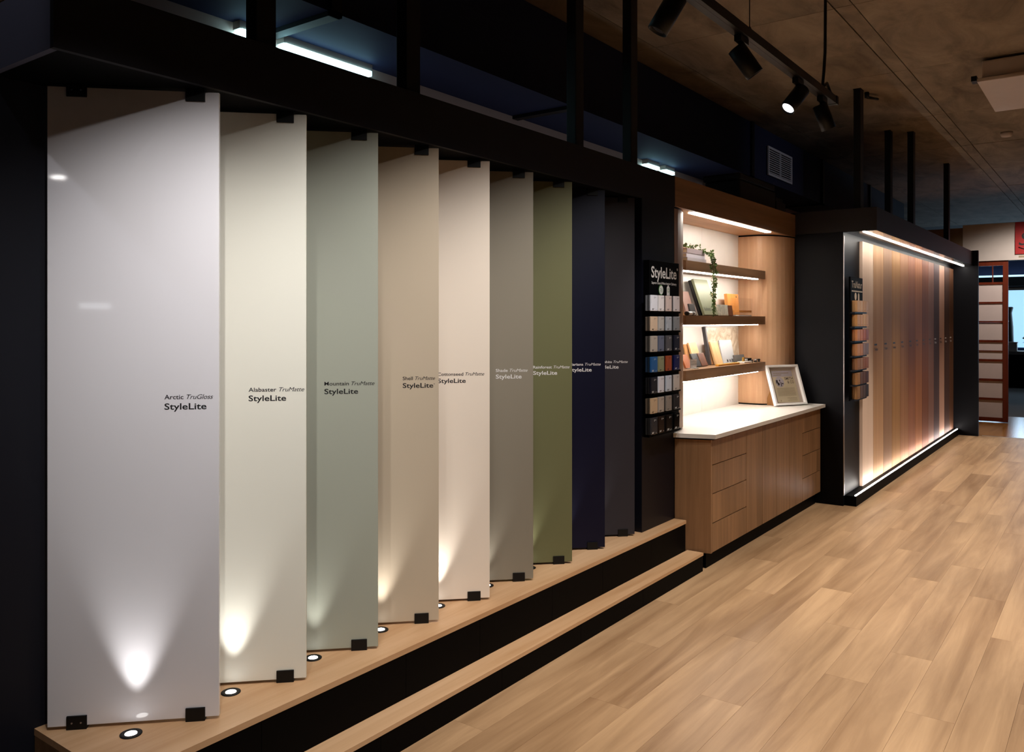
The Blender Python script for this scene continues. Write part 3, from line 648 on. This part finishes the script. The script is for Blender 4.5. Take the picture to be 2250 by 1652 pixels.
def xatY(px, Y):
    fpx = 1821.126; s_ = math.sin(R(36.346)); c_ = math.cos(R(36.346)); r = (px - 1125) / fpx
    return Y / (-r * c_ + s_) * (r * s_ + c_)
TB = [((214, 186, 164), (226, 200, 180), 'palest blond board'), ((176, 136, 100), (198, 158, 122), 'beige brown board'), ((142, 108, 84), (160, 126, 100), 'grey-brown board'),
      ((148, 106, 66), (176, 134, 88), 'golden brown board'), ((140, 96, 66), (168, 122, 88), 'warm brown board'), ((132, 84, 60), (156, 104, 78), 'reddish brown board'),
      ((142, 90, 58), (168, 112, 76), 'orange brown board'), ((108, 64, 46), (134, 84, 62), 'dark red-brown board'), ((118, 84, 74), (140, 104, 92), 'mauve brown board'),
      ((76, 60, 62), (92, 74, 76), 'purple-grey board'), ((176, 136, 118), (192, 152, 134), 'pale pinkish board'), ((72, 50, 46), (90, 66, 60), 'dark espresso board'), ((84, 54, 38), (110, 74, 52), 'dark walnut board')]
for i in range(13):
    x0, x1 = xatY(BXs[i], 1.97), xatY(BXs[i + 1], 1.97)
    x1 = min(x1, 13.499)
    m = wood('timber board finish', TB[i][0], TB[i][1], 'Z', across=30, along=.25, rough=.6, spec=.2)
    q = box('timber_board', x0 + .006, x1 - .006, 1.97, 1.9995, .0915, 2.40, m, bo, .001); q['label'] = TB[i][2] + ' in the lit booth'
    tm = 'textblack' if i not in (9, 11, 12) else 'textwhite'
    quads('board_name_print', [(.0, .11, .046, .062)], tm, q, lp((x0 + .04, 1.9695, 1.36), q), (1, 0, 0), (0, 0, 1))
    text('board_lettering', 'TruNatur', tm, q, lp((x0 + .04, 1.9695, 1.355), q), (1, 0, 0), (0, 0, 1), width=.15, height=.026, bold=.02)
# rack of timber blocks
rk = thing('timber_rack', 'narrow black rack with sign and timber blocks at the booth corner', 'display stand', (7.95, 1.97, .93))
bd2 = box('rack_board', 7.76, 8.19, 1.953, 1.9695, .932, 2.047, 'black', rk, .002)
BL_Z = [(1.731, 1.833), (1.601, 1.707), (1.471, 1.573), (1.337, 1.443), (1.211, 1.313), (1.077, 1.183), (.947, 1.061)]
for z0, z1 in BL_Z: box('ledge', 7.75, 8.18, 1.915, 1.9525, z0 - .014, z0 - .001, 'blacksatin', bd2)
text('rack_lettering', 'TruNatur', 'textcream', bd2, lp((7.80, 1.9525, 1.95), bd2), (1, 0, 0), (0, 0, 1), width=.36, height=.062, bold=.0)
quads('rack_subtitle', [(k * .042, k * .042 + .036, 0, .012) for k in range(9)], 'textcream', bd2, lp((7.80, 1.9525, 1.914), bd2), (1, 0, 0), (0, 0, 1))
disc('round_emblem', .034, 'textcream', bd2, lp((7.93, 1.9525, 1.873), bd2), (1, 0, 0), (0, 0, 1))
v0 = lp((8.04, 1.9525, 1.873), bd2)
mesh('house_emblem', [v0 + Vector((a, b, c)) for b in (0, -.001) for a, c in ((-.022, -.035), (.022, -.035), (.022, .018), (0, .036), (-.022, .018))],
     [(0, 1, 2, 3, 4), (9, 8, 7, 6, 5), (0, 1, 6, 5), (1, 2, 7, 6), (2, 3, 8, 7), (3, 4, 9, 8), (4, 0, 5, 9)], 'textcream', bd2)
BLC = [[(214, 164, 110), (216, 170, 122), (208, 154, 96), (210, 166, 124)], [(204, 148, 88), (206, 150, 92), (208, 158, 98), (204, 150, 92)], [(200, 130, 78), (196, 118, 70), (176, 92, 48), (150, 76, 42)],
       [(190, 130, 82), (184, 122, 76), (140, 112, 104), (128, 104, 100)], [(150, 100, 60), (150, 108, 78), (140, 84, 52), (148, 88, 56)], [(160, 112, 62), (104, 70, 54), (98, 62, 46), (78, 48, 40)], [(150, 106, 58), (96, 70, 58), (84, 64, 58), (50, 38, 36)]]
BCX = [(7.80, 7.90), (7.91, 8.005), (8.015, 8.105), (8.115, 8.215)]
BN = [['honey', 'pale honey', 'light tan', 'blond'], ['amber', 'warm amber', 'straw', 'golden'], ['copper', 'burnt orange', 'russet', 'deep russet'], ['caramel', 'light caramel', 'grey-mauve', 'mauve'],
      ['mid brown', 'dusty brown', 'chestnut', 'red chestnut'], ['ochre', 'cocoa', 'dark cocoa', 'plum brown'], ['olive brown', 'ash brown', 'smoky brown', 'near-black']]
for r in range(7):
    z0, z1 = BL_Z[r]
    for c in range(4):
        x0, x1 = BCX[c]; col = BLC[r][c]
        m = wood('block ' + BN[r][c], tuple(int(v * .9) for v in col), col, 'Z', across=50)
        t = thing('timber_block', f'{BN[r][c]} timber block, {PS[c]} in {RW[r]} row of the booth rack', 'swatch', ((x0 + x1) / 2, 1.93, z0), 0, 'timber blocks on the booth rack')
        for k in range(2): box('block', x0, x1 - k * .003, 1.905 + k * .024, 1.928 + k * .024, z0, z1, m, t, .002)
        quads('print_marks', [(.03, .036, .012, .018), (.06, .066, .012, .018)], 'printdark', t, (-(x1 - x0) / 2, -.0254, 0), (1, 0, 0), (0, 0, 1))
# booth hanger posts
for x, y_, lb in ((7.82, 1.90, 'tall black post rising from the near corner of the booth canopy'), (9.72, 2.05, 'black post on the booth canopy, second from the near corner'), (9.93, 1.862, 'black post on the booth canopy, third from the near corner'), (12.2, 1.86, 'black post at the far end of the booth canopy'),
                 (9.76, 2.36, 'dim black post standing farthest back on the booth canopy')):
    post(x, y_, 2.6455, 3.72, lb, .11, 'steel posts carrying the booth canopy')

# ================================================================== TRACK LIGHT
tr = thing('light_track', 'black suspended lighting track near the concrete ceiling', 'track', (3, 1.38, 2.93))
box('rail', .2, 5.06, 1.354, 1.406, 2.931, 2.975, 'metalblack', tr); box('rail_slot', .2, 5.05, 1.374, 1.386, 2.9302, 2.9308, 'blacksatin', tr)
box('end_cap', 5.061, 5.10, 1.350, 1.410, 2.928, 2.978, 'metalblack', tr, .004)
for x in (1.6, 3.72): tube('suspension_wire', [(x, 1.38, 2.976), (x, 1.38, 3.719)], .0025, 'metalblack', tr, 6); 
for x in (1.6, 3.72): lathe('wire_clip', [(.012, 0), (.012, .012), (.004, .028)], 'metalblack', tr, Vector((x, 1.38, 2.9755)) - wloc(tr))
tube('power_cable', [(5.06, 1.38, 2.988), (5.03, 1.38, 2.992), (4.96, 1.38, 3.03), (4.90, 1.38, 3.00), (4.875, 1.38, 2.985), (4.90, 1.38, 3.08), (4.925, 1.38, 3.2), (4.93, 1.38, 3.4), (4.935, 1.38, 3.719)], .009, 'metalblack', tr)
def spothead(x, direction, lit, label):
    t = thing('track_spotlight', label, 'light', (x, 1.38, 2.93), 0, 'spotlights on the suspended track')
    box('adapter', -.05, .05, -.016, .016, -.03, -.001, 'metalblack', t, .003, local=True)
    lathe('swivel_stem', [(.014, -.075), (.014, -.031)], 'metalblack', t)
    d = Vector(direction).normalized(); q = d.to_track_quat('Z', 'Y').to_euler()
    p0 = Vector((0, 0, -.085)) - d * .045
    b = lathe('lamp_body', [(.030, 0), (.041, .004), (.041, .150), (.036, .150), (.034, .140)], 'metalblack', t, p0); b.rotation_euler = q
    l_ = lathe('lamp_lens', [(.033, .1405), (.033, .1425), (.020, .1435)], 'spotlens' if lit else 'dimlens', t, p0); l_.rotation_euler = q
spothead(2.90, (-.216, .462, -.86), False, 'black track spotlight cut by the top edge of the picture')
spothead(3.62, (.33, -.47, -.82), False, 'black track spotlight beside the suspension wire')
spothead(4.43, (-.55, .35, -.75), True, 'black track spotlight with a bright lens tilted left')
spothead(4.87, (.31, -.255, -.91), False, 'black track spotlight at the end of the track')

# ceiling fittings
cp = thing('ceiling_panel', 'square cream ceiling unit at the right edge', 'ceiling unit', (8.1, .55, 3.50))
box('casing', 7.46, 8.56, .0, .89, 3.56, 3.70, 'cream', cp, .01); box('face', 7.43, 8.59, -.03, .92, 3.53, 3.5595, 'cream', cp, .006)
box('bracket', 7.50, 7.60, .93, .97, 3.56, 3.60, 'metalblack', cp)
for x in (7.6, 8.4):
    for y_ in (.1, .8): tube('hanger_rod', [(x, y_, 3.70), (x, y_, 3.72)], .006, 'steel', cp, 6)
sd = thing('smoke_detector', 'small round white detector under the concrete ceiling at right', 'detector', (10.55, 1.02, 3.72))
lathe('detector_body', [(.03, -.05), (.05, -.045), (.06, -.02), (.06, 0)], 'cream', sd); 
sp = thing('sprinkler', 'little dark sprinkler pipe on the concrete ceiling beside the track end', 'sprinkler', (7.95, 1.86, 3.72))
lathe('pipe', [(.02, -.05), (.02, 0)], 'metalblack', sd if False else sp); tube('arm', [(7.95, 1.86, 3.675), (8.10, 1.80, 3.68)], .012, 'metalblack', sp, 6)

# ================================================================== FAR END
fa = thing('fascia_beam', 'off-white hanging fascia beam at the far end of the showroom', 'fascia', (15.55, .5, 2.63))
box('fascia_board', 15.5, 15.62, -3, 2.125, 2.63, 3.235, 'paint', fa); box('tan_board', 15.5, 15.62, 2.128, 3.6, 2.55, 3.19, 'tan', fa)
sg = thing('red_sign', 'red sign with dark script on the far fascia', 'sign', (15.49, 1.0, 2.72))
box('sign_plate', 15.48, 15.499, .45, 1.377, 2.72, 3.232, 'red', sg)
text('sign_lettering', 'S', 'textblack', sg, lp((15.479, 1.33, 2.86), sg), (0, -1, 0), (0, 0, 1), size=.30, shear=.3)
tube('sign_flourish', [(15.474, 1.33, 2.83), (15.474, 1.26, 2.80), (15.474, 1.15, 2.80), (15.474, 1.0, 2.84)], .006, 'textblack', sg, 6)
quads('sign_caption', [(0, .10, 0, .03), (.13, .3, 0, .03)], 'printline', sg, lp((15.4985, 1.33, 2.665), sg), (0, -1, 0), (0, 0, 1))
# sliding door with paper panes
d1 = bpy.data.objects.new('door_1', None); COL.objects.link(d1); d1.location = (15.55, 1.9, 0); struct(d1); d1['label'] = 'dark red timber sliding door with paper panes'
def zy(py, X=15.55, px=2185):
    c_ = math.cos(R(36.346)); s_ = math.sin(R(36.346)); r = (px - 1125) / 1821.126
    t_ = X / (r * s_ + c_); return 1.65 + (705 - py) / 1821.126 * t_
DY0, DY1 = 1.478, 2.40
box('stile', 15.53, 15.57, DY0, DY0 + .075, .01, 2.629, 'mahog', d1); box('stile', 15.53, 15.57, DY1 - .075, DY1, .01, 2.629, 'mahog', d1)
rails = [(926, 917), (879, 874), (837, 832), (794, 789), (772, 770), (752, 747), (709, 705), (667, 663), (625, 620), (584, 575)]
rz = []
for a, b in rails:
    z0, z1 = zy(a), zy(b)
    if a == 926: z0 = .012
    if a == 584: z1 = 2.629
    rz.append((z0, z1)); box('rail', 15.53, 15.57, DY0 + .0755, DY1 - .0755, z0, z1, 'mahog', d1)
for k in range(len(rz) - 1):
    box('pane', 15.545, 15.555, DY0 + .0755, DY1 - .0755, rz[k][1] + .0005, rz[k + 1][0] - .0005, 'rice' if k < 8 else 'glass', d1)
box('muntin', 15.535, 15.565, 1.69, 1.705, rz[8][1] + .001, rz[9][0] - .001, 'mahog', d1)
struct(box('wall_hall', 15.5, 15.62, 2.41, 3.61, 0, 2.545, 'greypaint'))
# room beyond
struct(box('wall_far', 25.6, 25.72, -5, 6, 0, 3.745, 'navy'))
struct(box('wall_beyond', 16.0, 27, 5.9, 6.0, 0, 3.745, 'navy'))
wn = bpy.data.objects.new('window_1', None); COL.objects.link(wn); wn.location = (25.5, 1.5, 1.2); struct(wn); wn['label'] = 'bright blue daylight window in the far room'
box('pane', 25.55, 25.57, -3, 4.5, .95, 2.46, 'window', wn); box('window_head', 25.50, 25.59, -3, 4.5, 2.461, 2.53, 'cream', wn)
bl = box('valance', 25.3, 25.58, -3, 4.5, 2.56, 2.80, 'metalblack'); tag(bl, 'black valance box above the far window', 'valance')
cv = thing('cove_ceiling', 'pale blue lit ceiling cove in the far room', 'cove', (23, 1.5, 2.85))
box('cove_board', 22.5, 25.59, -3, 4.5, 3.25, 3.32, 'white', cv); box('cove_light', 25.35, 25.55, -3, 4.5, 2.82, 2.86, 'cove', cv)
ct = thing('reception_counter', 'black counter with pale top in the far room', 'counter', (24.1, 1.5, 0))
box('counter_body', 23.8, 24.5, -1.5, 4.0, 0, .82, 'black', ct); box('counter_top', 23.75, 24.55, -1.55, 4.05, .821, .90, 'greypaint', ct)
va = thing('floor_vase', 'tall black speckled vase on the far counter', 'vase', (24.1, 2.33, .901))
lathe('vase_body', [(.13, 0), (.16, .1), (.15, .6), (.12, .95), (.15, 1.08), (.13, 1.10)], 'metalblack', va)
for k in range(6): disc('speckle', .02, 'grille', va, (-.155, random.uniform(-.06, .06), .3 + k * .11), (0, -1, 0), (0, 0, 1), .006, 8)
bx_ = thing('carton', 'cream carton on the far counter before the vase', 'box', (23.9, 2.25, .901))
box('carton_body', 23.80, 23.98, 2.08, 2.42, .901, 1.10, 'cream', bx_, .004); box('carton_lid', 23.79, 23.99, 2.07, 2.43, 1.101, 1.13, 'cream', bx_, .003)
pp = thing('potted_plant', 'leafy plant at the right edge of the far counter', 'plant', (24.1, 1.82, .901))
lathe('pot', [(.07, 0), (.10, .16), (.09, .16)], 'greypaint', pp)
lv, lf = [], []
for k in range(90): leaf(Vector((random.uniform(-.12, .12), random.uniform(-.12, .12), random.uniform(.16, .40))), rv(1), Vector((0, 0, 1)) + rv(.6), random.uniform(.06, .11))
mesh('leaves', lv, lf, 'leaf', pp)
# daylight spilling in from the far window
al = bpy.data.lights.new('window_daylight', 'AREA'); al.energy = 60; al.color = (.6, .8, 1); al.shape = 'RECTANGLE'; al.size = 4; al.size_y = 1.4
ao = bpy.data.objects.new('window_daylight', al); COL.objects.link(ao); ao.location = (25.45, 1.2, 1.7); ao.rotation_euler = (R(90), 0, R(90))
spot('hall_downlight', (14.4, .8, 3.4), (15.3, 1.4, 1.2), 170, size=110, blend=.8, color=(1, .9, .82), radius=.1)

# fittings at the near end of the room, seen only mirrored in the glossy panel
dl = thing('recessed_downlight', 'round recessed downlight mirrored as a bright spot in the glossy white panel', 'light', (-8.15, -1.62, 3.72))
lathe('bezel', [(.105, -.018), (.125, -.018), (.125, 0), (.105, 0)], 'white', dl); lathe('lens', [(.09, -.03), (.10, -.02), (.068, 0)], emit('downlight lens', (1, .97, .93), 45), dl)
wl = thing('wall_lamp', 'pale wall lamp mirrored faintly in the glossy white panel', 'light', (-8.97, -2.55, 1.80))
box('shade', -8.98, -8.90, -2.78, -2.32, 1.84, 1.93, emit('wall lamp shade', (.9, .95, 1), 4), wl, .01); box('bracket', -8.999, -8.93, -2.56, -2.54, 1.70, 1.839, 'steel', wl)
